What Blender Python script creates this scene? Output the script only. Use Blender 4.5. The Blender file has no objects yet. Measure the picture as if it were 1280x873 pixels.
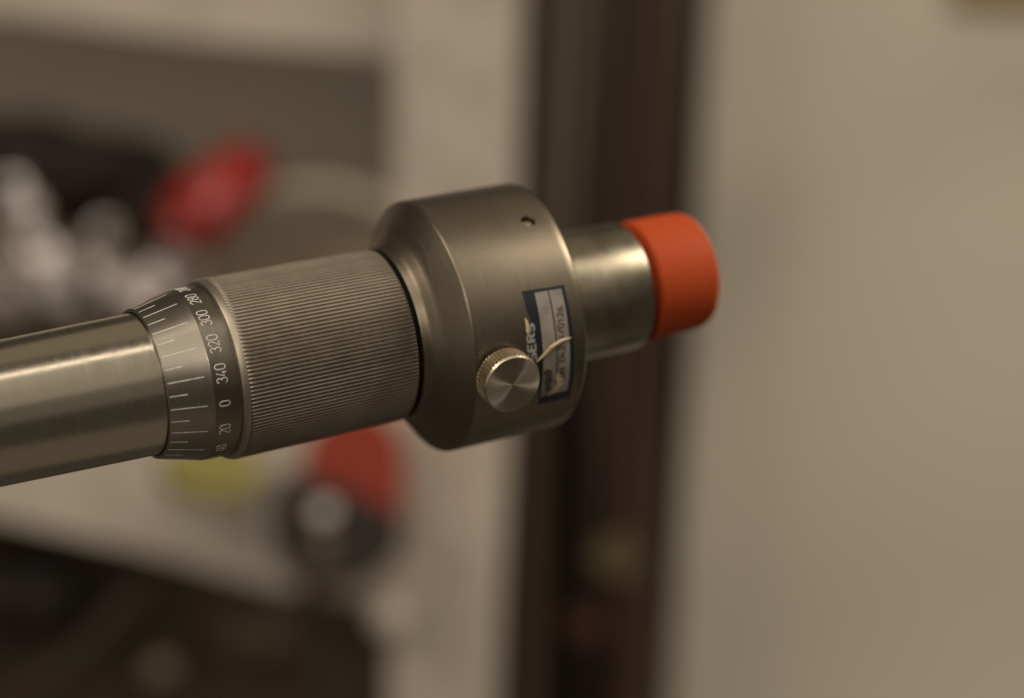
import bpy, bmesh, math, random
from mathutils import Vector, Matrix
random.seed(7)
R = math.radians
sc = bpy.context.scene
col = sc.collection

# ------------------------------------------------------------------ camera
F = 3556.0                       # focal length in pixels of the 1280 wide photograph
CX, CY = 640.0, 436.5
ROLL = R(2.2)
CAM = Vector((0, 0, 1.30))
cam = bpy.data.cameras.new('camera'); camo = bpy.data.objects.new('camera', cam); col.objects.link(camo)
cam.sensor_width = 36; cam.lens = 100.02; cam.clip_start = .01; cam.clip_end = 60
MC = Matrix.Rotation(ROLL, 4, 'Y')                     # camera space (x right, y depth, z up) -> world
MW = Matrix.Translation(CAM) @ MC
camo.matrix_world = MW @ Matrix.Rotation(R(90), 4, 'X')
sc.camera = camo
cam.dof.use_dof = True
cam.dof.focus_distance = .583
cam.dof.aperture_fstop = 4.8
cam.dof.aperture_blades = 0

# ------------------------------------------------------------------ light (indoor lamps and added fill panels)
w = bpy.data.worlds.new('World'); sc.world = w; w.use_nodes = True
w.node_tree.nodes['Background'].inputs[0].default_value = (.62, .52, .40, 1)
w.node_tree.nodes['Background'].inputs[1].default_value = .085
def area(name, loc, target, sx, sy, power, colour):
    l = bpy.data.lights.new(name, 'AREA'); l.shape = 'RECTANGLE'; l.size = sx; l.size_y = sy
    l.energy = power; l.color = colour
    o = bpy.data.objects.new(name, l); col.objects.link(o)
    o.location = loc
    o.rotation_euler = (Vector(target) - Vector(loc)).to_track_quat('-Z', 'Y').to_euler()
    return o
WARM = (1, .87, .71)
def around(a, e, dist):
    """a place round the bench: a = how far towards the instrument's far end (-1..1), e = height angle from eye level to straight up"""
    ax_ = Vector((.895, .407, .184)).normalized()
    tc_ = Vector((0, -1, 0)); tc_ = (tc_ - ax_ * tc_.dot(ax_)).normalized()
    upv = tc_.cross(ax_); upv = upv if upv.z > 0 else -upv
    return Vector((0, .61, 1.31)) + dist * (a * ax_ + math.sqrt(1 - a * a) * (math.cos(R(e)) * tc_ + math.sin(R(e)) * upv))
C0 = (0, .61, 1.31)
area('ceiling_tube', (0.15, -.04, 2.55), (0.0, .6, 1.3), 2.2, .045, 3.0, WARM)      # fluorescent tube over the bench
area('room_panel', around(.38, 26, 1.6), C0, 1.0, 1.3, 1.3, WARM)                     # added area light standing in for the unseen wall behind the camera
area('left_panel', around(-.27, 32, 1.5), C0, .85, 1.05, 3.0, (1, .88, .74))            # lamp to the left of the camera
area('right_fill', around(.78, 50, 3.1), (.1, 1.0, 1.3), .9, .9, 56, WARM)          # added fill light at upper right, brightens the wall and shelf
area('left_fill', (-1.35, -.5, 2.85), (.05, 1.0, 1.3), .7, .7, 10, WARM)          # added fill light at upper left for the background and collar
area('glint_lamp', around(-.63, 16, 1.2), C0, .12, .12, 1.6, WARM)                     # small light added at the left for the glint on the knob's bevel
area('bench_bounce', (0.3, .53, .35), (0.0, .6, 1.3), 1.6, .6, .24, (1, .78, .5))
area('low_room_panel', around(.38, -12, 1.6), C0, 1.0, .7, .22, WARM)                  # added dim area light, softens the lower fade on the tube
area('chamfer_fill', around(-.95, 12, 1.5), C0, 1.2, 1.2, .95, WARM)                      # dim area light added at far left to lift the collar's chamfer
area('overhead_fill', around(.38, 98, 1.7), C0, 1.2, 1.3, .95, (1, .82, .58))              # dim area light added overhead to lighten the tube's upper side
sc.view_settings.view_transform = 'Standard'; sc.view_settings.look = 'None'
sc.view_settings.exposure = 0; sc.view_settings.gamma = 1
sc.cycles.use_denoising = True
sc.cycles.max_bounces = 8

# ------------------------------------------------------------------ helpers
BG = .82
def dep(Y): return Y * BG if Y > 1.2 else Y
def W(px, py, Y):
    Y = dep(Y)
    return MW @ Vector(((px - CX) / F * Y, Y, (CY - py) / F * Y))
def PX(Y): return dep(Y) / F           # metres per photograph pixel at depth Y

def tag(o, label=None, cat=None, group=None, kind=None):
    if label: o['label'] = label
    if cat: o['category'] = cat
    if group: o['group'] = group
    if kind: o['kind'] = kind
    return o
def empty(name, M, label=None, cat=None, group=None, kind=None):
    o = bpy.data.objects.new(name, None); o.empty_display_size = .02; col.objects.link(o)
    o.matrix_world = M
    return tag(o, label, cat, group, kind)
def obj(name, bm, m, parent=None, smooth=True, angle=28, recalc=True):
    if recalc: bmesh.ops.recalc_face_normals(bm, faces=bm.faces)
    me = bpy.data.meshes.new(name); bm.to_mesh(me); bm.free()
    if smooth:
        me.polygons.foreach_set('use_smooth', [True] * len(me.polygons))
        me.set_sharp_from_angle(angle=R(angle))
    me.materials.append(m)
    o = bpy.data.objects.new(name, me); col.objects.link(o)
    if parent: o.parent = parent
    return o

def lathe(bm, prof, n=160, mod=None, caps=True):
    """prof = [(z, r)...] about local Z; mod(k, i, r) may change the radius round the turn"""
    rings = []
    for k, (z, r) in enumerate(prof):
        ring = []
        for i in range(n):
            a = 2 * math.pi * i / n
            rr = mod(k, i, r) if mod else r
            ring.append(bm.verts.new((rr * math.cos(a), rr * math.sin(a), z)))
        rings.append(ring)
    for A, B in zip(rings, rings[1:]):
        for i in range(n):
            j = (i + 1) % n
            bm.faces.new((A[i], A[j], B[j], B[i]))
    if caps == 'join':
        for i in range(n):
            j = (i + 1) % n; bm.faces.new((rings[-1][i], rings[-1][j], rings[0][j], rings[0][i]))
    elif caps:
        bm.faces.new(rings[0]); bm.faces.new(rings[-1])
    return rings
def tube(bm, pts, rad, n=14, caps=True):
    pts = [Vector(p) for p in pts]
    rads = rad if isinstance(rad, (list, tuple)) else [rad] * len(pts)
    rings = []; up = None
    for k, p in enumerate(pts):
        t = (pts[min(k + 1, len(pts) - 1)] - pts[max(k - 1, 0)]).normalized()
        if up is None:
            up = t.orthogonal().normalized()
        up = (up - t * up.dot(t)).normalized(); s = t.cross(up)
        rings.append([bm.verts.new(p + rads[k] * (math.cos(2*math.pi*i/n) * up + math.sin(2*math.pi*i/n) * s)) for i in range(n)])
    for A, B in zip(rings, rings[1:]):
        for i in range(n):
            j = (i + 1) % n
            bm.faces.new((A[i], A[j], B[j], B[i]))
    if caps: bm.faces.new(rings[0]); bm.faces.new(rings[-1])
def prism(bm, poly, Y0, th, bevel=0.0):
    """polygon given by where it stands in the photograph at depth Y0, with real thickness th behind"""
    a = [bm.verts.new(W(x, y, Y0)) for x, y in poly]
    back = MC @ Vector((0, th, 0))
    b = [bm.verts.new(v.co + back) for v in a]
    n = len(a); fs = [bm.faces.new(a), bm.faces.new(b[::-1])]
    for i in range(n):
        j = (i + 1) % n; fs.append(bm.faces.new((a[j], a[i], b[i], b[j])))
    if bevel:
        es = set(e for f in fs for e in f.edges)
        bmesh.ops.bevel(bm, geom=list(es), offset=bevel, segments=2, affect='EDGES')
def blob(bm, c, r, seg=16, scale=(1, 1, 1), M=None):
    mat = Matrix.Translation(c) @ (M or Matrix()) @ Matrix.Diagonal((*scale, 1))
    bmesh.ops.create_uvsphere(bm, u_segments=seg, v_segments=seg // 2 + 2, radius=r, matrix=mat)

# ------------------------------------------------------------------ materials
def mat(name, base, rough=.5, metal=0.0, noise=None, bump=None, aniso=0.0, tangent=None, spec=None, grime=0.0, gscale=60, sss=0):
    """noise = (coordinate scale xyz, rough variation, colour variation); bump = (scale xyz, strength, distance)"""
    m = bpy.data.materials.new(name); m.use_nodes = True
    nt = m.node_tree; b = nt.nodes['Principled BSDF']; L = nt.links
    b.inputs['Base Color'].default_value = (*base, 1); b.inputs['Roughness'].default_value = rough
    b.inputs['Metallic'].default_value = metal
    if spec is not None: b.inputs['Specular IOR Level'].default_value = spec
    if aniso: b.inputs['Anisotropic'].default_value = aniso
    tc = nt.nodes.new('ShaderNodeTexCoord')
    if tangent:
        t = nt.nodes.new('ShaderNodeTangent'); t.direction_type = 'RADIAL'; t.axis = tangent
        L.new(t.outputs[0], b.inputs['Tangent'])
    def tex(scale, detail=6, rgh=.6):
        mp = nt.nodes.new('ShaderNodeMapping'); mp.inputs['Scale'].default_value = scale
        L.new(tc.outputs['Object'], mp.inputs[0])
        n = nt.nodes.new('ShaderNodeTexNoise'); n.inputs['Scale'].default_value = 1
        n.inputs['Detail'].default_value = detail; n.inputs['Roughness'].default_value = rgh
        L.new(mp.outputs[0], n.inputs['Vector']); return n.outputs['Fac']
    colour = None
    if noise:
        s, rv, cv = noise
        f = tex(s)
        mr = nt.nodes.new('ShaderNodeMapRange'); mr.inputs['From Min'].default_value = .25; mr.inputs['From Max'].default_value = .75
        mr.inputs['To Min'].default_value = rough - rv; mr.inputs['To Max'].default_value = rough + rv
        L.new(f, mr.inputs['Value']); L.new(mr.outputs[0], b.inputs['Roughness'])
        if cv:
            mx = nt.nodes.new('ShaderNodeMix'); mx.data_type = 'RGBA'
            L.new(f, mx.inputs['Factor'])
            mx.inputs['A'].default_value = (*[c * (1 - cv) for c in base], 1)
            mx.inputs['B'].default_value = (*[min(1, c * (1 + cv)) for c in base], 1)
            colour = mx.outputs['Result']
            L.new(colour, b.inputs['Base Color'])
    if grime:
        g = tex((gscale,) * 3, 4, .5)
        rp = nt.nodes.new('ShaderNodeMapRange'); rp.inputs['From Min'].default_value = .42; rp.inputs['From Max'].default_value = .7
        rp.inputs['To Min'].default_value = 1; rp.inputs['To Max'].default_value = 1 - grime
        L.new(g, rp.inputs['Value'])
        mm = nt.nodes.new('ShaderNodeVectorMath'); mm.operation = 'SCALE'
        if colour: L.new(colour, mm.inputs[0])
        else: mm.inputs[0].default_value = base
        L.new(rp.outputs[0], mm.inputs['Scale']); L.new(mm.outputs[0], b.inputs['Base Color'])
    if bump:
        s, st, d = bump
        bp = nt.nodes.new('ShaderNodeBump'); bp.inputs['Strength'].default_value = st; bp.inputs['Distance'].default_value = d
        L.new(tex(s, 3), bp.inputs['Height']); L.new(bp.outputs[0], b.inputs['Normal'])
    return m

M_tube = mat('polished_steel', (.58, .53, .43), .22, 1, noise=((90, 90, 2600), .055, .07), bump=((60, 60, 3000), .05, .00003))
M_satin = mat('satin_chrome', (.44, .40, .335), .34, 1, noise=((300, 300, 2600), .04, .05), bump=((60, 60, 4000), .06, .00004), grime=.12)
M_shoulder = mat('shoulder_steel', (.50, .45, .37), .46, 1, noise=((300, 300, 2600), .04, .05))
M_band = mat('number_band_steel', (.26, .235, .195), .37, 1, noise=((300, 300, 2600), .04, .05), bump=((60, 60, 4000), .06, .00004), grime=.15, gscale=120)
M_grip = mat('knurled_steel', (.32, .28, .228), .60, 1, noise=((900, 900, 900), .07, .14), grime=.14, gscale=140, bump=((2500, 2500, 2500), .2, .00004))
M_collar = mat('turned_steel', (.26, .222, .17), .41, 1, noise=((200, 200, 3000), .05, .06), bump=((40, 40, 3500), .10, .00005), grime=.12, gscale=70)
M_spindle = mat('ground_steel', (.37, .335, .255), .33, 1, noise=((200, 200, 600), .05, .06), bump=((40, 40, 2500), .06, .00004), grime=.3, gscale=110)
M_knob = mat('turned_knob_steel', (.55, .49, .39), .48, 1, bump=None, noise=((400, 400, 400), .02, .04), aniso=.92, tangent='Z')
M_knobside = mat('bright_edge_steel', (.72, .64, .50), .32, 1, noise=((300, 300, 300), .03, .03))
M_dark = mat('gap_shade_steel', (.02, .017, .013), .6, .3)  # near-black colour puts the shade into gaps, hole and underside
M_enamel = mat('white_filled_engraving', (.93, .88, .80), .4, 0, noise=((1800, 1800, 1800), .1, .22), grime=.3, gscale=700)
M_cap = mat('orange_rubber', (.52, .074, .016), .66, 0, spec=.25, noise=((300, 300, 300), .08, .08), bump=((900, 900, 900), .15, .0001))
M_navy = mat('navy_vinyl', (.016, .018, .030), .42, 0, noise=((900, 900, 900), .08, .2))
M_paper = mat('silvery_paper', (.36, .325, .29), .5, 0, noise=((600, 600, 600), .08, .10), grime=.3, gscale=300)
M_ink = mat('faded_brown_ink', (.07, .045, .03), .7, 0, noise=((3000, 3000, 3000), .05, .4))
M_whiteprint = mat('pale_print', (.36, .34, .34), .6, 0, noise=((3000, 3000, 3000), .05, .35))
M_smudge = mat('brown_smudge', (.11, .085, .065), .7, 0, noise=((1500, 1500, 1500), .05, .5))
M_torn = mat('torn_paper_core', (.66, .53, .33), .8, 0, noise=((2000, 2000, 2000), .05, .15))

M_cream = mat('cream_enamel', (.62, .545, .465), .5, 0, noise=((14, 14, 14), .08, .07), grime=.18, gscale=40)
M_wall = mat('off_white_panel', (.655, .60, .50), .6, 0, noise=((5, 5, 5), .06, .03))
M_grey = mat('grey_back_panel', (.34, .30, .245), .6, 0, noise=((9, 9, 9), .08, .08))
M_black = mat('black_plastic', (.026, .018, .015), .5, 0, noise=((120, 120, 120), .1, .2))
M_recess = mat('dark_stained_wood', (.042, .029, .019), .7, 0, noise=((30, 30, 4), .1, .4))
M_red = mat('red_plastic', (.30, .012, .01), .38, 0, noise=((60, 60, 60), .1, .1))
M_redo = mat('orange_red_plastic', (.36, .036, .010), .45, 0, noise=((60, 60, 60), .1, .1))
M_lime = mat('yellow_green_tape', (.30, .26, .06), .5, 0, noise=((60, 60, 60), .1, .1))
M_chrome = mat('chromed_steel', (.97, .90, .88), .24, .5, noise=((200, 200, 200), .08, .05))
M_hose = mat('beige_hose', (.55, .49, .39), .55, 0, noise=((80, 80, 80), .1, .1))
M_tan = mat('tan_cardboard', (.26, .205, .15), .8, 0, noise=((90, 90, 90), .05, .1))
M_olive = mat('olive_plastic', (.060, .052, .028), .55, 0, noise=((60, 60, 60), .1, .2))
M_brass = mat('dull_brass', (.06, .045, .03), .7, 0, noise=((80, 80, 80), .1, .2))
M_cgrey = mat('grey_cable_jacket', (.135, .108, .08), .5, 0, noise=((80, 80, 8), .1, .2))
M_cred = mat('dark_red_cable_jacket', (.062, .021, .014), .6, 0, noise=((80, 80, 8), .1, .2))
M_ybox = mat('yellowed_label', (.36, .26, .11), .6, 0, noise=((60, 60, 60), .1, .1))

# ------------------------------------------------------------------ setting: the wall panel and the dark recess
bm = bmesh.new(); prism(bm, [(918, -500), (2600, -500), (2600, 1400), (806, 1400)], 1.58, .02, .0008)
tag(obj('wall', bm, M_wall), kind='structure')
bm = bmesh.new(); prism(bm, [(560, -500), (1000, -500), (1000, 1400), (560, 1400)], 1.74, .02)
tag(obj('recess_wall', bm, M_recess), kind='structure')

# ------------------------------------------------------------------ shelf unit
shelf = empty('shelf_unit', Matrix.Translation(W(300, 900, 1.5)), 'cream metal shelf unit with slotted upright and grey back, out of focus', 'shelf')
def child(name, bm, m, parent, **k):
    o = obj(name, bm, m, None, **k)
    o.parent = parent; o.matrix_parent_inverse = parent.matrix_world.inverted()
    return o
bm = bmesh.new(); prism(bm, [(489, -500), (655, -500), (652, 0), (642, 430), (628, 700), (600, 1400), (470, 1400), (492, 640), (494, 300)], 1.375, .016, .0006)
up = child('upright', bm, M_cream, shelf)
for k, y in enumerate(range(-40, 900, 118)):
    for dx, dy in ((0, 0), (44, 34)):
        bm = bmesh.new(); x = 546 + dx - y * .03
        prism(bm, [(x - 5, y + dy - 9), (x + 5, y + dy - 9), (x + 5, y + dy + 9), (x - 5, y + dy + 9)], 1.3738, .0008)
        child('slot', bm, M_grey, up)
bm = bmesh.new(); prism(bm, [(-700, -500), (489, -500), (489, 72), (250, 50), (0, 18), (-700, -40)], 1.385, .03, .0008)
child('top_beam', bm, M_cream, shelf)
bm = bmesh.new(); prism(bm, [(-700, -300), (560, -300), (560, 560), (-700, 560)], 1.64, .006)
child('back_panel', bm, M_grey, shelf)
bm = bmesh.new(); prism(bm, [(-700, 470), (505, 470), (505, 742), (440, 752), (350, 738), (180, 690), (0, 648), (-700, 480)], 1.372, .02, .001)
child('shelf_edge', bm, M_cream, shelf)
bm = bmesh.new(); prism(bm, [(-700, 600), (600, 600), (600, 1400), (-700, 1400)], 1.62, .006)
child('lower_back_panel', bm, mat('brown_board', (.085, .060, .040), .8, 0, noise=((25, 25, 25), .05, .5)), shelf)
bm = bmesh.new(); prism(bm, [(-700, 400), (520, 400), (520, 412), (-700, 412)], 1.395, .24)
child('shelf_board', bm, M_tan, shelf)

# ------------------------------------------------------------------ things on the shelf
# screwdriver with a red handle
t = empty('screwdriver', Matrix.Translation(W(270, 240, 1.38)), 'screwdriver with a fat red handle lying on the upper shelf', 'screwdriver')
a, b = W(228, 280, 1.36), W(314, 206, 1.41)
d = (b - a); pts = [a + d * k for k in (-.06, 0, .12, .35, .6, .85, 1.0, 1.06)]
rr = [x * PX(1.38) for x in (20, 36, 44, 45, 41, 40, 34, 16)]
bm = bmesh.new(); tube(bm, pts, rr, 20)
h = child('handle', bm, M_red, t)
bm = bmesh.new(); blob(bm, a - d * .05, 17 * PX(1.36), 16); child('end_cap', bm, mat('pink_highlight', (.60, .13, .12), .3), t)  # pink blob paints the highlight on the handle's butt end
bm = bmesh.new(); tube(bm, [b, b + d * .25 + Vector((0, .06, -.02))], .0022, 10); child('shaft', bm, M_chrome, t)

# beige hose
bm = bmesh.new()
tube(bm, [W(x, y, 1.45) for x, y in ((300, 262), (335, 246), (370, 238), (410, 238), (450, 247), (490, 264), (540, 296))], 12 * PX(1.45), 16)
tag(obj('hose', bm, M_hose), 'pale beige hose bending across the shelf right of the red screwdriver', 'hose')
bm = bmesh.new(); prism(bm, [(250, 304), (420, 286), (500, 292), (500, 402), (230, 402)], 1.44, .06, .0015)
tag(obj('cardboard_tray', bm, M_tan), 'tan cardboard tray under the beige hose', 'tray')
# dark pouch and tools in the upper left
def lump(name, c, Y, rx, ry, m, label, cat, seed, rot=0, parts=None):
    random.seed(seed)
    bm = bmesh.new(); c0 = W(*c, Y)
    bmesh.ops.create_icosphere(bm, subdivisions=4, radius=1)
    M = MC @ Matrix.Rotation(rot, 4, 'Y')
    ph = [random.uniform(0, 6) for _ in range(6)]
    for v in bm.verts:
        p = v.co
        k = 1 + .10 * math.sin(4 * p.x + ph[0]) * math.sin(3 * p.z + ph[1]) + .06 * math.sin(9 * p.x + ph[2]) + .05 * math.sin(8 * p.z + ph[3] + 3 * p.y)
        v.co = c0 + M @ Vector((p.x * rx * PX(Y) * k, p.y * .5 * (rx + ry) * PX(Y) * k, p.z * ry * PX(Y) * k))
    return tag(obj(name, bm, m), label, cat)
lump('tool_pouch', (60, 215), 1.47, 170, 72, M_black, 'black cloth tool pouch slumped at the back of the upper shelf', 'pouch', 3, R(8))
lump('cloth', (205, 268), 1.45, 70, 50, mat('dark_brown_cloth', (.04, .026, .02), .9), 'dark brown rag beside the red screwdriver handle', 'rag', 5)
lump('glove', (60, 400), 1.47, 190, 50, mat('grey_brown_leather', (.065, .052, .042), .8), 'grey brown work glove under the steel fittings', 'glove', 9)

# chrome fittings: ring nuts in a heap
def fitting(cx, cy, Y, r, tx, tz):
    M = Matrix.Translation(W(cx, cy, Y)) @ MC @ Matrix.Rotation(tx, 4, 'X') @ Matrix.Rotation(tz, 4, 'Y')
    bm = bmesh.new(); q = r * .76 * PX(Y)
    lathe(bm, [(-.55*q, .9*q), (-.5*q, q), (.1*q, q), (.15*q, .82*q), (.7*q, .8*q), (.8*q, .7*q), (.8*q, .45*q), (-.55*q, .45*q), (-.55*q, .9*q)], 24, caps=False)
    bmesh.ops.remove_doubles(bm, verts=bm.verts, dist=1e-6)
    o = obj('pipe_fitting', bm, M_chrome); o.matrix_world = M; return o
fl = [(28, 262, 1.37, 30, 'upper left of the heap, beside the frame edge'), (52, 318, 1.36, 30, 'middle of the left column of the heap'),
      (66, 362, 1.36, 27, 'lowest of the left column, above the steel tube'), (8, 372, 1.37, 26, 'half cut off by the left frame edge'),
      (150, 358, 1.37, 32, 'largest, resting left of the graduated thimble'), (196, 350, 1.39, 27, 'just above the graduated thimble'),
      (132, 290, 1.42, 22, 'small and dim, at the back in the middle of the heap'), (78, 246, 1.44, 20, 'topmost and dimmest of the heap'),
      (236, 338, 1.43, 22, 'rightmost of the heap, above the thimble'),
      (18, 232, 1.40, 16, 'small, at the top left edge of the heap'), (40, 292, 1.35, 18, 'small, between the two large left ones'),
      (96, 388, 1.39, 18, 'small, low between the left column and the thimble'), (176, 380, 1.36, 22, 'lowest right one, touching the thimble outline'),
      (120, 338, 1.37, 17, 'small, left of the largest one'), (88, 330, 1.41, 15, 'smallest, dim in the centre gap of the heap'),
      (214, 316, 1.42, 15, 'tiny, just under the red screwdriver butt'), (2, 330, 1.36, 22, 'cut by the left frame edge, upper one')]
for k, (x, y, Y, r, lab) in enumerate(fl):
    tag(fitting(x, y, Y, r, R(55 + 17 * ((k * 5) % 4)), R(-30 + 25 * (k % 4))), 'shiny steel pipe fitting, ' + lab, 'fitting', 'steel pipe fittings heaped on the upper shelf')

# tape measure: red case, black rubber, silver badge
t = empty('tape_measure', Matrix.Translation(W(430, 690, 1.36)), 'red and black tape measure with a round silver badge hanging at the shelf edge', 'tape measure')
bm = bmesh.new(); prism(bm, [(380, 560), (400, 525), (450, 512), (488, 524), (503, 562), (502, 650), (470, 630), (440, 614), (378, 602)], 1.335, .02, .0015)
child('red_case', bm, M_redo, t); M_badge = mat('brushed_badge', (.62, .55, .50), .5, .3)
bm = bmesh.new(); prism(bm, [(348, 600), (378, 590), (440, 612), (470, 630), (504, 650), (498, 692), (466, 720), (420, 732), (370, 728), (344, 692), (338, 640)], 1.333, .024, .0015)
child('black_grip', bm, M_black, t)
bm = bmesh.new(); lathe(bm, [(0, 15 * PX(1.33)), (.001, 15 * PX(1.33)), (.0016, 12 * PX(1.33))], 28)
o = obj('badge', bm, M_badge); o.matrix_world = Matrix.Translation(W(404, 640, 1.333)) @ MC @ Matrix.Rotation(R(72), 4, 'X'); 
mw = o.matrix_world.copy(); o.parent = t; o.matrix_parent_inverse = t.matrix_world.inverted()
bm = bmesh.new(); prism(bm, [(392, 668), (418, 666), (414, 708), (396, 710)], 1.331, .003, .0004)
child('tape_tongue', bm, mat('khaki_tape', (.17, .145, .10), .6), t)
bm = bmesh.new(); tube(bm, [W(x, y, 1.35) for x, y in ((388, 705), (386, 740), (392, 790), (388, 860), (392, 940))], 9 * PX(1.35), 10)
child('wrist_strap', bm, M_black, t)
# green yellow tape roll
bm = bmesh.new(); q = PX(1.35)
lathe(bm, [(-24*q, 10*q), (-24*q, 60*q), (24*q, 60*q), (24*q, 10*q), (-24*q, 10*q)], 40, caps=False)
bmesh.ops.remove_doubles(bm, verts=bm.verts, dist=1e-6)
o = tag(obj('tape_roll', bm, M_lime), 'roll of yellow green tape standing behind the knurled grip', 'tape roll')
o.matrix_world = Matrix.Translation(W(262, 588, 1.345)) @ MC @ Matrix.Rotation(R(75), 4, 'X') @ Matrix.Rotation(R(20), 4, 'Y') @ Matrix.Diagonal((1, .62, 1, 1))
# lower compartment
bm = bmesh.new(); prism(bm, [(392, 770), (472, 772), (486, 900), (384, 900)], 1.40, .05, .002)
tag(obj('box', bm, M_olive), 'small olive plastic box beside the foot of the cream upright', 'box')
bm = bmesh.new(); tube(bm, [W(x, y, 1.40) for x, y in ((-30, 900), (60, 850), (120, 800), (165, 750), (205, 716))], 17 * PX(1.4), 14)
tag(obj('strap', bm, M_brass), 'dull golden brown strap rising in the dark lower compartment', 'strap')
lump('ball_of_cord', (204, 838), 1.38, 20, 18, M_tan, 'ball of pale cord at the bottom of the dark compartment', 'cord', 12)
lump('leather_case', (30, 740), 1.45, 110, 60, M_black, 'black case at the lower left under the shelf edge', 'case', 14)
lump('brown_bag', (300, 812), 1.46, 60, 40, mat('brown_canvas', (.085, .062, .042), .9), 'small brown canvas bag left of the olive box', 'bag', 21)
lump('work_cloth', (110, 770), 1.48, 70, 36, mat('umber_cloth', (.06, .042, .028), .9), 'umber cloth behind the golden brown strap', 'cloth', 23)
bm = bmesh.new(); lathe(bm, [(0, 24 * PX(1.37)), (.002, 24 * PX(1.37)), (.004, 12 * PX(1.37))], 24)
o = tag(obj('bolt_head', bm, M_cream), 'round bolt head on the upright above the olive box', 'bolt')
o.matrix_world = Matrix.Translation(W(484, 772, 1.366)) @ MC @ Matrix.Rotation(R(60), 4, 'X')

# ------------------------------------------------------------------ cables hanging in the recess
G = 'cables hanging in the dark gap between upright and wall'
def cable(x0, x1, wd, Y, m, label, wob=0, y1=1000):
    bm = bmesh.new()
    n = 12; pts = []
    for k in range(n + 1):
        f = k / n; y = -300 + (y1 + 300) * f
        pts.append(W(x0 + (x1 - x0) * f + wob * math.sin(f * 5 + x0), y, Y))
    tube(bm, pts, wd / 2 * PX(Y), 14)
    tag(obj('cable', bm, m), label, 'cable', G)
M_cbrown = mat('brown_cable_jacket', (.10, .07, .045), .5, 0, noise=((80, 80, 8), .1, .2))
cable(676, 650, 30, 1.46, M_cbrown, 'thick brown cable hanging closest to the cream upright', 3)
cable(690, 684, 18, 1.43, M_cgrey, 'slim grey cable above the steel collar, nearest the upright', 5, 420)
cable(716, 712, 24, 1.45, M_cgrey, 'thicker grey cable that ends behind the steel collar', 9, 330)
cable(746, 720, 12, 1.50, M_black, 'thin black cable between the grey cables and the dark red one', 4)
cable(764, 745, 18, 1.52, M_cbrown, 'brown cable in the middle of the dark gap', 8)
cable(790, 756, 20, 1.50, M_black, 'black cable left of the dark red cable', 5)
cable(818, 782, 34, 1.47, M_cred, 'dark red cable hanging left of the wall panel', 6)
cable(862, 806, 18, 1.56, M_cbrown, 'brown cable hanging closest to the wall panel', 5)
bm = bmesh.new(); lathe(bm, [(0, 27 * PX(1.4)), (.0015, 27 * PX(1.4)), (.0015, 5 * PX(1.4)), (0, 5 * PX(1.4)), (0, 27 * PX(1.4))], 30, caps=False)
bmesh.ops.remove_doubles(bm, verts=bm.verts, dist=1e-6)
o = tag(obj('cable_tag', bm, mat('dull_yellow_plastic', (.13, .10, .04), .7)), 'round dull yellow tag hanging on the cables below the orange cap', 'tag')
o.matrix_world = Matrix.Translation(W(770, 695, 1.40)) @ MC @ Matrix.Rotation(R(90), 4, 'X')
bm = bmesh.new(); prism(bm, [(708, 762), (758, 768), (760, 806), (712, 804)], 1.40, .01, .002)
tag(obj('cable_clip', bm, mat('dark_red_plastic', (.07, .018, .011), .6)), 'dark red clip on the cables near the bottom edge', 'clip')
bm = bmesh.new(); prism(bm, [(1196, -60), (1330, -60), (1330, 10), (1196, 6)], 1.48, .03, .002)
tag(obj('label_holder', bm, M_ybox), 'yellowish label holder fixed to the wall panel in the top right corner', 'label holder')

# ------------------------------------------------------------------ THE MICROMETER
AL = math.atan(.2048); T = F / math.tan(R(24.0)) + 459; Y0 = .589; U0 = 77.8
vx, vy = 180 + T * math.cos(AL), 480 - T * math.sin(AL)
dd = Vector(((vx - CX) / F, 1, (CY - vy) / F)).normalized()
P0 = Vector(((180 - CX) / F * Y0, Y0, (CY - 480) / F * Y0))
def tz(u):                       # photograph position along the axis -> metres along the axis
    m = u - U0; return m * Y0 / (dd.y * (T - m))
def rad(u, rpx): return rpx / F * (Y0 + tz(u) * dd.y)
mid = P0 + dd * tz(380)
ec = (-mid); ec = (ec - dd * ec.dot(dd)).normalized()
ev = dd.cross(ec)
ML = Matrix(((ec.x, ev.x, dd.x, P0.x), (ec.y, ev.y, dd.y, P0.y), (ec.z, ev.z, dd.z, P0.z), (0, 0, 0, 1)))
MLI = ML.inverted()
mic = empty('inside_micrometer', MW @ ML, 'large steel inside micrometer with knurled grip, degree scale and orange end cap', 'micrometer')
def prof(l): return [(tz(u), rad(u, r)) for u, r in l]
def surf(psi, z, r): return Vector((r * math.cos(psi), r * math.sin(psi), z))

# measuring tube
bm = bmesh.new(); lathe(bm, prof([(-700, 90.6), (-300, 90.6), (-60, 90.4), (84, 90.4), (140, 90.4)]), 200)
obj('measuring_tube', bm, M_tube, mic)
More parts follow.
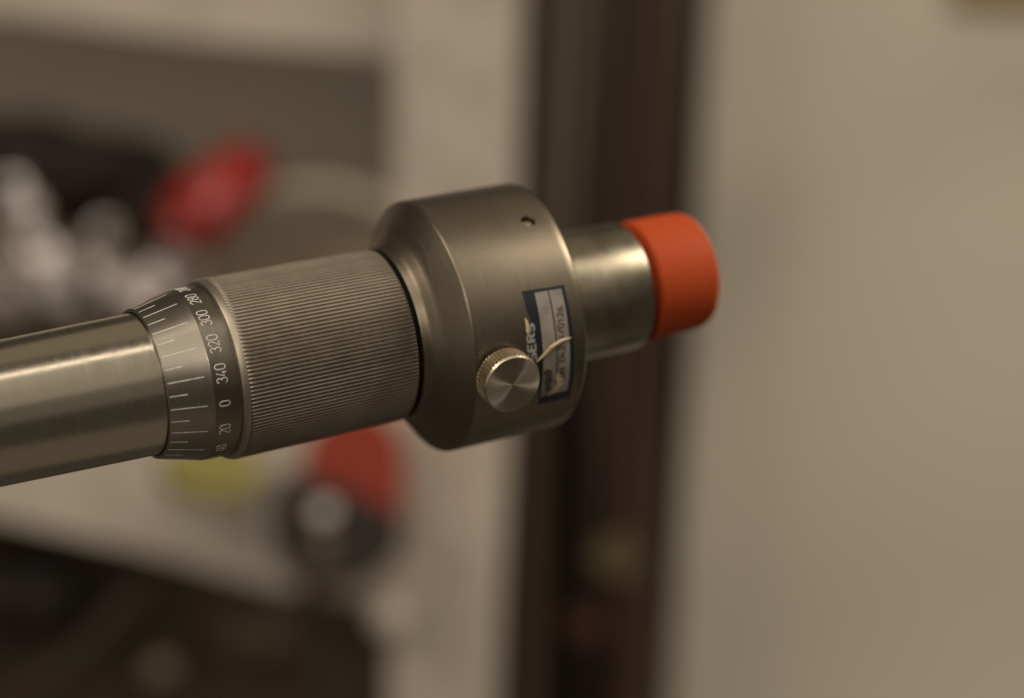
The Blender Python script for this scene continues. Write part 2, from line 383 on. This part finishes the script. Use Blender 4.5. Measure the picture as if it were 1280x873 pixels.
# thimble: graduated cone and number band
bm = bmesh.new(); lathe(bm, prof([(92, 91.4), (76.6, 91.6), (76.3, 91.9), (76.3, 94.9), (76.8, 95.6), (78.0, 95.9), (128.4, 107.8), (129.2, 108.2)]), 200, caps=False)
thimble = obj('thimble', bm, M_satin, mic, angle=20)
bm = bmesh.new(); lathe(bm, prof([(129.2, 108.2), (129.7, 108.3), (162.8, 108.3), (163.8, 106)]), 200, caps=False)
band = obj('number_band', bm, M_band, mic)
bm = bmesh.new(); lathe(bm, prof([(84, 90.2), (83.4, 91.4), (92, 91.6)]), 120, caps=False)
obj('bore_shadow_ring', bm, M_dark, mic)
PSI0 = 23.5
def cone_r(u): return 95.9 + (u - 78.0) * (107.8 - 95.9) / (128.4 - 78.0)
tickmesh = {}
def tick(kind):
    u0, u1 = (78.1, 120.5) if kind else (78.1, 99.0)
    bm = bmesh.new(); hw = .00013; h = .00002
    vs = []
    n = 6
    for k in range(n + 1):
        u = u0 + (u1 - u0) * k / n; z = tz(u); r = rad(u, cone_r(u))
        a = hw / r
        vs.append([bm.verts.new(surf(s * a, z, r + e)) for s, e in ((-1, -h), (-.8, h), (.8, h), (1, -h))])
    for A, B in zip(vs, vs[1:]):
        for i in range(3): bm.faces.new((A[i], A[i + 1], B[i + 1], B[i]))
    bm.faces.new(vs[0]); bm.faces.new(vs[-1])
    return bm
for kind in (1, 0):
    o0 = obj('graduation_line', tick(kind), M_enamel, thimble, smooth=False)
    o0.rotation_euler.z = R(PSI0 + (0 if kind else 10))
    for k in range(1, 18):
        o = o0.copy(); col.objects.link(o); o.parent = thimble
        o.rotation_euler.z = R(PSI0 + (0 if kind else 10) + 20 * k)
        # unevenly filled engraving
# single stroke engraver's digits, box 0..w by 0..1
def arc(cx, cy, rx, ry, a0, a1, n=8):
    return [(cx + rx * math.cos(R(a0 + (a1 - a0) * k / n)), cy + ry * math.sin(R(a0 + (a1 - a0) * k / n))) for k in range(n + 1)]
GL = {
 '0': [arc(.25, .72, .25, .28, 0, 180) + arc(.25, .28, .25, .28, 180, 360) + [(.5, .72)]],
 '1': [[(.08, .78), (.27, 1), (.27, 0)]],
 '2': [arc(.25, .74, .25, .26, 170, -30) + [(.0, .0), (.5, .0)]],
 '3': [arc(.24, .76, .23, .24, 160, -80) , arc(.24, .28, .26, .28, 85, -160)],
 '4': [[(.36, 0), (.36, .46)], [(.3, 1), (.0, .24), (.5, .24)]],
 '6': [[(.38, 1), (.06, .45)] + arc(.25, .27, .25, .27, 150, 510, 14)],
 '8': [arc(.25, .76, .21, .24, -90, 270, 14), arc(.25, .27, .25, .26, 90, 450, 14)],
 '/': [[(.02, -.05), (.48, 1.05)]],
 '-': [[(.05, .48), (.45, .48)]],
 'I': [[(.25, 0), (.25, 1)]],
 'D': [[(.02, 0), (.02, 1), (.22, 1)] + arc(.22, .5, .28, .5, 90, -90, 8) + [(.02, 0)]],
 'N': [[(.02, 0), (.02, 1), (.5, 0), (.5, 1)]],
 'S': [arc(.25, .75, .22, .25, 30, 270, 10) + arc(.25, .25, .25, .25, 90, -150, 10)],
 'E': [[(.5, 1), (.02, 1), (.02, 0), (.5, 0)], [(.02, .52), (.42, .52)]],
 'R': [[(.02, 0), (.02, 1), (.25, 1)] + arc(.25, .76, .23, .24, 90, -90, 6) + [(.02, .52)], [(.25, .52), (.5, 0)]],
 '7': [[(0, 1), (.5, 1), (.18, 0)]],
 '5': [[(.46, 1), (.06, 1), (.03, .56)] + arc(.24, .3, .26, .3, 110, -150, 10)],
}
def ribbon(bm, pts, hw, place, h):
    """flat raised stroke; place(x, y, e) maps glyph plane to the surface"""
    n = len(pts); rows = []
    # subdivide
    P = []
    for a, b in zip(pts, pts[1:]):
        L_ = math.hypot(b[0] - a[0], b[1] - a[1]); m = max(1, int(L_ / .25))
        for k in range(m): P.append((a[0] + (b[0] - a[0]) * k / m, a[1] + (b[1] - a[1]) * k / m))
    P.append(pts[-1])
    for k, p in enumerate(P):
        q0, q1 = P[max(0, k - 1)], P[min(len(P) - 1, k + 1)]
        tx, ty = q1[0] - q0[0], q1[1] - q0[1]; l = math.hypot(tx, ty) or 1
        nx, ny = -ty / l, tx / l
        rows.append([bm.verts.new(place(p[0] + nx * s * hw, p[1] + ny * s * hw, e)) for s, e in ((-1, -h), (-.8, h), (.8, h), (1, -h))])
    for A, B in zip(rows, rows[1:]):
        for i in range(3): bm.faces.new((A[i], A[i + 1], B[i + 1], B[i]))
def word(bm, s, pitch, hw, place, h=.00002):
    Wd = pitch * (len(s) - 1) + .5
    for k, c in enumerate(s):
        for st in GL.get(c, []):
            ribbon(bm, [(x + k * pitch - Wd / 2, y) for x, y in st], hw, place, h)
RB = rad(150, 108.3); z1 = tz(147.4); z0 = tz(134.4); H = z1 - z0
for k in range(18):
    txt = str((20 * k) % 360) if k else '0'
    psi = R(PSI0 + 20 * k)
    bm = bmesh.new()
    # reading direction runs against psi, tops of the figures towards the tube
    word(bm, txt, .66, .048, lambda x, y, e: surf(psi - x * .94 * H / RB, z1 - y * H, RB + e), .00003)
    obj('numeral', bm, M_enamel, band, smooth=False)

# knurled grip
NK = 140; SUB = 6; depth = .00038
pg = [(169.0, 100), (169.2, 112), (169.6, 114.9), (169.9, 115.15), (170.2, 115.2), (171.5, 115.2), (175, 115.1), (179, 115.0), (280, 112.2), (372, 109.2), (378, 109), (382.4, 107.6), (383.6, 105), (383.8, 98)]
kd = [0, 0, 0, 0, 0, .3, .8, 1, 1, 1, 1, .3, 0, 0]
bm = bmesh.new(); lathe(bm, prof([(162.6, 104), (162.9, 112.4), (163.8, 113.2), (168.4, 114.9), (170.2, 115.25)]), 200, caps=False)
obj('grip_shoulder', bm, M_shoulder, mic)
shape = [0, .0, .10, .8, 1, .8]
def kmod(k, i, r):
    s = shape[i % SUB]
    j = (i // SUB)
    jit = .92 + .16 * (((j * 7919) % 13) / 13)
    return r - depth * kd[k] * s * jit
bm = bmesh.new(); lathe(bm, prof(pg), NK * SUB, kmod)
obj('knurled_grip', bm, M_grip, mic, angle=40)
# collar with fillet, chamfer, drum
bm = bmesh.new(); lathe(bm, prof([(378, 97), (388.5, 97), (389, 108.0), (391.5, 109.6), (396, 111.3), (400, 114.4), (403, 118.6), (406.4, 121.5), (409, 124.6), (411.4, 127.8), (429.6, 156.4), (431.0, 157.8), (432.8, 158.8), (435.5, 159.2),
    (500, 157.4), (559, 155.3), (564, 154.9), (568, 153.6), (570.2, 150.8), (570.6, 147), (570.6, 84), (567, 82)]), 220, caps='join')
collar = obj('collar', bm, M_collar, mic, angle=24)
def collar_r(z):
    z0_, z1_ = tz(435.5), tz(559); f = (z - z0_) / (z1_ - z0_)
    return rad(435.5, 159.2) * (1 - f) + rad(563, 155.3) * f
# spindle and cap
bm = bmesh.new(); lathe(bm, prof([(565, 81.6), (600, 81.4), (686, 80.4), (689.6, 79.4), (692.0, 76.8), (692.6, 72), (696, 66)]), 160)
obj('spindle', bm, M_spindle, mic)
capM = Matrix.Rotation(R(.6), 4, ev * 0 + Vector((0, 0, 1)))
bm = bmesh.new(); lathe(bm, prof([(692.4, 56), (692.4, 62), (702.0, 62), (702.6, 73.6), (704.6, 75.8), (709, 76.2), (742, 75.4), (766, 73.8), (771, 72.6), (776, 69.6), (779.4, 64), (780.6, 52), (780.6, 4)]), 140)
cap = obj('end_cap', bm, M_cap, mic)
tag(cap, 'matt orange rubber end cap pushed over the spindle')
# the cap sits a hair askew on the spindle
cz = tz(710); cap.matrix_local = Matrix.Translation((0, -.00035, cz)) @ Matrix.Rotation(R(.5), 4, 'X') @ Matrix.Translation((0, 0, -cz))

# placing things on the drum: the surface point seen at a photograph position
def on_drum(px, py, off=0):
    D = Vector(((px - CX) / F, 1, (CY - py) / F)); O = MLI @ Vector((0, 0, 0)); Dl = MLI.to_3x3() @ D
    r = collar_r(tz(520))
    for _ in range(4):
        rr_ = r + off
        a = Dl.x**2 + Dl.y**2; b_ = 2 * (O.x * Dl.x + O.y * Dl.y); c = O.x**2 + O.y**2 - rr_**2
        t_ = (-b_ - math.sqrt(max(0, b_*b_ - 4*a*c))) / (2*a)
        p = O + Dl * t_; r = collar_r(p.z)
    return math.atan2(p.y, p.x), p.z
def drum(psi, z, off): return surf(psi, z, collar_r(z) + off)

# set screw in its hole near the far edge of the drum
ps, zs = on_drum(660.5, 276.5)
ax = Vector((math.cos(ps), math.sin(ps), 0)); zc = Vector((0, 0, 1)); yc = zc.cross(ax)
def framed(origin, zax, xax):
    y = zax.cross(xax)
    return Matrix(((xax.x, y.x, zax.x, origin.x), (xax.y, y.y, zax.y, origin.y), (xax.z, y.z, zax.z, origin.z), (0, 0, 0, 1)))
rs = collar_r(zs)
q = 9.2 * PX(.62)
bm = bmesh.new(); lathe(bm, [(-.0022, q), (.002, q)], 36)
cut = obj('cutter', bm, M_dark, mic, smooth=False); cut.matrix_local = framed(surf(ps, zs, rs), ax, zc)
md = collar.modifiers.new('hole', 'BOOLEAN'); md.operation = 'DIFFERENCE'; md.object = cut; md.solver = 'EXACT'
bpy.context.view_layer.update()
me2 = bpy.data.meshes.new_from_object(collar.evaluated_get(bpy.context.evaluated_depsgraph_get()))
collar.modifiers.clear(); collar.data = me2; bpy.data.objects.remove(cut)
me2.polygons.foreach_set('use_smooth', [True] * len(me2.polygons)); me2.set_sharp_from_angle(angle=R(24))
bm = bmesh.new(); lathe(bm, [(-.0020, .97*q), (-.0009, .97*q)], 36, caps=False)
scr = obj('screw_hole', bm, M_dark, collar); scr.matrix_local = framed(surf(ps, zs, rs), ax, zc)
bm = bmesh.new(); lathe(bm, [(-.0021, .86*q), (-.0016, .86*q), (-.0011, .70*q), (-.0011, .42*q), (-.0019, .36*q), (-.0019, .02*q)], 30)
s2 = obj('set_screw', bm, M_knobside, collar); s2.matrix_local = framed(surf(ps, zs, rs), ax, zc)

# thumb screw
M_k = R(28); rk = rad(461, 191); rb = rad(461, 163); zk = tz(470)
ps, zk2 = on_drum(628, 464)
ps = M_k
base = surf(ps, tz(461.5), 0); ax = Vector((math.cos(ps), math.sin(ps), 0))
knob = obj('thumb_screw', (lambda b: (lathe(b, [(rad(461, 150), rad(461, 12)), (rb + .0006, rad(461, 12))], 30), b)[1])(bmesh.new()), M_dark, mic)
knob.matrix_local = framed(base, ax, zc)
kr = rad(461, 37.6); hb = rb; ht = rk
NR = 50
def rmod(k, i, r):
    return r - (.00046 * (1, 1, .05, .05)[i % 4] if k in (2, 3, 4) else 0)
bm = bmesh.new()
lathe(bm, [(hb, kr*.80), (hb + .0001, kr*.95), (hb + .0005, kr), (hb + .0010, kr), (ht - .00095, kr), (ht - .0006, kr - .0001), (ht - .0001, kr - .00036), (ht - .00004, kr - .00045)], NR * 4, rmod, caps=False)
obj('ridged_rim', bm, M_knobside, knob, angle=22)
bm = bmesh.new()
rings = lathe(bm, [(ht - .00004, kr - .00045), (ht, kr - .0006), (ht, kr * .6), (ht, kr * .3), (ht, kr * .08), (ht - .00002, kr * .012)], 120, caps=False)
bm.faces.new(rings[-1])
obj('turned_face', bm, M_knob, knob, angle=50)
bm = bmesh.new(); lathe(bm, [(hb, kr * .2), (hb, kr * .81)], 60, caps=False); obj('underside', bm, M_dark, knob)

# sticker wrapped on the drum: bilinear patch of the four corners read from the photograph
def patch(name, tl, tr, br, bl, off, m, parent, n=16, wav=0, rough_edge=0, thick=.00005):
    A = [on_drum(*p) for p in (tl, tr, br, bl)]
    bm = bmesh.new(); top = []; bot = []
    for j in range(n + 1):
        v = j / n; r1 = []; r2 = []
        for i in range(n + 1):
            u = i / n
            uu = u + (rough_edge * (math.sin(j * 2.3) + math.sin(j * 5.1 + 1)) * .5 if i in (0,) else 0)
            p = [(A[0][k] * (1-uu) + A[1][k] * uu) * (1 - v) + (A[3][k] * (1-uu) + A[2][k] * uu) * v for k in (0, 1)]
            r1.append(bm.verts.new(drum(p[0], p[1], off))); r2.append(bm.verts.new(drum(p[0], p[1], off - thick)))
        top.append(r1); bot.append(r2)
    for g in (top, bot):
        for j in range(n):
            for i in range(n): bm.faces.new((g[j][i], g[j][i+1], g[j+1][i+1], g[j+1][i]))
    for j in range(n):
        bm.faces.new((top[j][0], top[j+1][0], bot[j+1][0], bot[j][0])); bm.faces.new((top[j][n], top[j+1][n], bot[j+1][n], bot[j][n]))
        bm.faces.new((top[0][j], top[0][j+1], bot[0][j+1], bot[0][j])); bm.faces.new((top[n][j], top[n][j+1], bot[n][j+1], bot[n][j]))
    return obj(name, bm, m, parent)
def poly_on_drum(name, pts, off, m, parent, thick=.00006):
    """thin sheet along two rails [(left, right), ...] of photograph points"""
    bm = bmesh.new(); T_, B_ = [], []
    for a, b in pts:
        pa, pb = on_drum(*a), on_drum(*b)
        T_.append([bm.verts.new(drum(*pa, off)), bm.verts.new(drum(*pb, off))])
        B_.append([bm.verts.new(drum(*pa, off - thick)), bm.verts.new(drum(*pb, off - thick))])
    for k in range(len(pts) - 1):
        a, b, c, d_ = T_[k], T_[k+1], B_[k], B_[k+1]
        bm.faces.new((a[0], a[1], b[1], b[0])); bm.faces.new((c[0], d_[0], d_[1], c[1]))
        bm.faces.new((a[0], b[0], d_[0], c[0])); bm.faces.new((a[1], c[1], d_[1], b[1]))
    for k in (0, -1): bm.faces.new((T_[k][0], T_[k][1], B_[k][1], B_[k][0]))
    return obj(name, bm, m, parent)
st = patch('sticker', (651.5, 364.5), (704.5, 356.5), (712, 497), (672, 506), .00008, M_navy, mic, rough_edge=.015)
st['label'] = 'worn navy and silver stock sticker'
patch('sticker_panel', (667.8, 366.6), (701.2, 360.8), (708.6, 487.5), (675.0, 495.5), .00013, M_paper, st)
patch('dividing_line', (684.0, 364.2), (685.5, 363.8), (693.6, 491.0), (692.0, 491.4), .00016, M_navy, st, n=10)
# printed words along the sticker, read upwards
def print_words(txt, x_of, y_start, y_end, hgt, hw, m, off):
    """x_of(y) = baseline (right side) position; characters step from y_start (bottom) up to y_end"""
    n = len(txt); bm = bmesh.new()
    for k, c in enumerate(txt):
        f = k / (n - 1); y = y_start + (y_end - y_start) * f
        stp = abs(y_end - y_start) / (n - 1)
        for s in GL.get(c, []):
            def place(gx, gy, e, y=y):
                yy = y - (gx - .25) * stp * 1.45
                p = on_drum(x_of(yy) - gy * hgt, yy + gy * hgt * .17)
                return drum(p[0], p[1], off + e)
            ribbon(bm, s, hw, place, .00001)
    o = obj('printing', bm, m, st, smooth=False); return o
print_words('IDN 042-1/0126', lambda y: 705.9 - max(0, 440 - y) * .055, 476, 386, 7.0, .085, M_ink, .00018)
print_words('SERS', lambda y: 669.5 - (440 - y) * .07, 446, 410, 9.5, .12, M_whiteprint, .00012)
poly_on_drum('worn_patch', [((681, 463), (686, 461)), ((679, 467), (690, 463)), ((682, 472), (689, 470)), ((680, 477), (691, 475)), ((682, 482), (687, 481)), ((680, 487), (689, 484)), ((684, 490), (686, 489))], .00019, M_smudge, st)
# torn edges showing paper
poly_on_drum('torn_edge', [((655, 397.5), (656, 397.5)), ((656, 402), (659.4, 401)), ((657, 408), (661, 407)), ((657.2, 413), (660.8, 412.5)), ((658, 417), (659.4, 416.4))], .0002, M_torn, st)
poly_on_drum('torn_edge', [((696, 467), (698, 466)), ((694.5, 472), (703.5, 474)), ((696, 478), (704, 479)), ((692, 484), (699, 484)), ((688, 490), (694, 490)), ((684, 494), (688, 493))], .0002, M_torn, st)
# curled strip of paper standing off the sticker
bm = bmesh.new()
P = [(671, 452.5, .0006), (677, 447, .0010), (683, 441, .0014), (689, 434.5, .0017), (695, 430, .0016), (702, 426, .0012), (708, 424, .0008), (713.5, 422.5, .0003)]
pp = []
for x, y, o_ in P:
    p_ = on_drum(x, y, o_); pp.append(drum(*p_, o_))
tube(bm, pp, [.00016, .0003, .00036, .0004, .00038, .00034, .0003, .0001], 8)
obj('curled_strip', bm, M_torn, st)
# neck ring behind the grip, coloured dark for the shade in the gap
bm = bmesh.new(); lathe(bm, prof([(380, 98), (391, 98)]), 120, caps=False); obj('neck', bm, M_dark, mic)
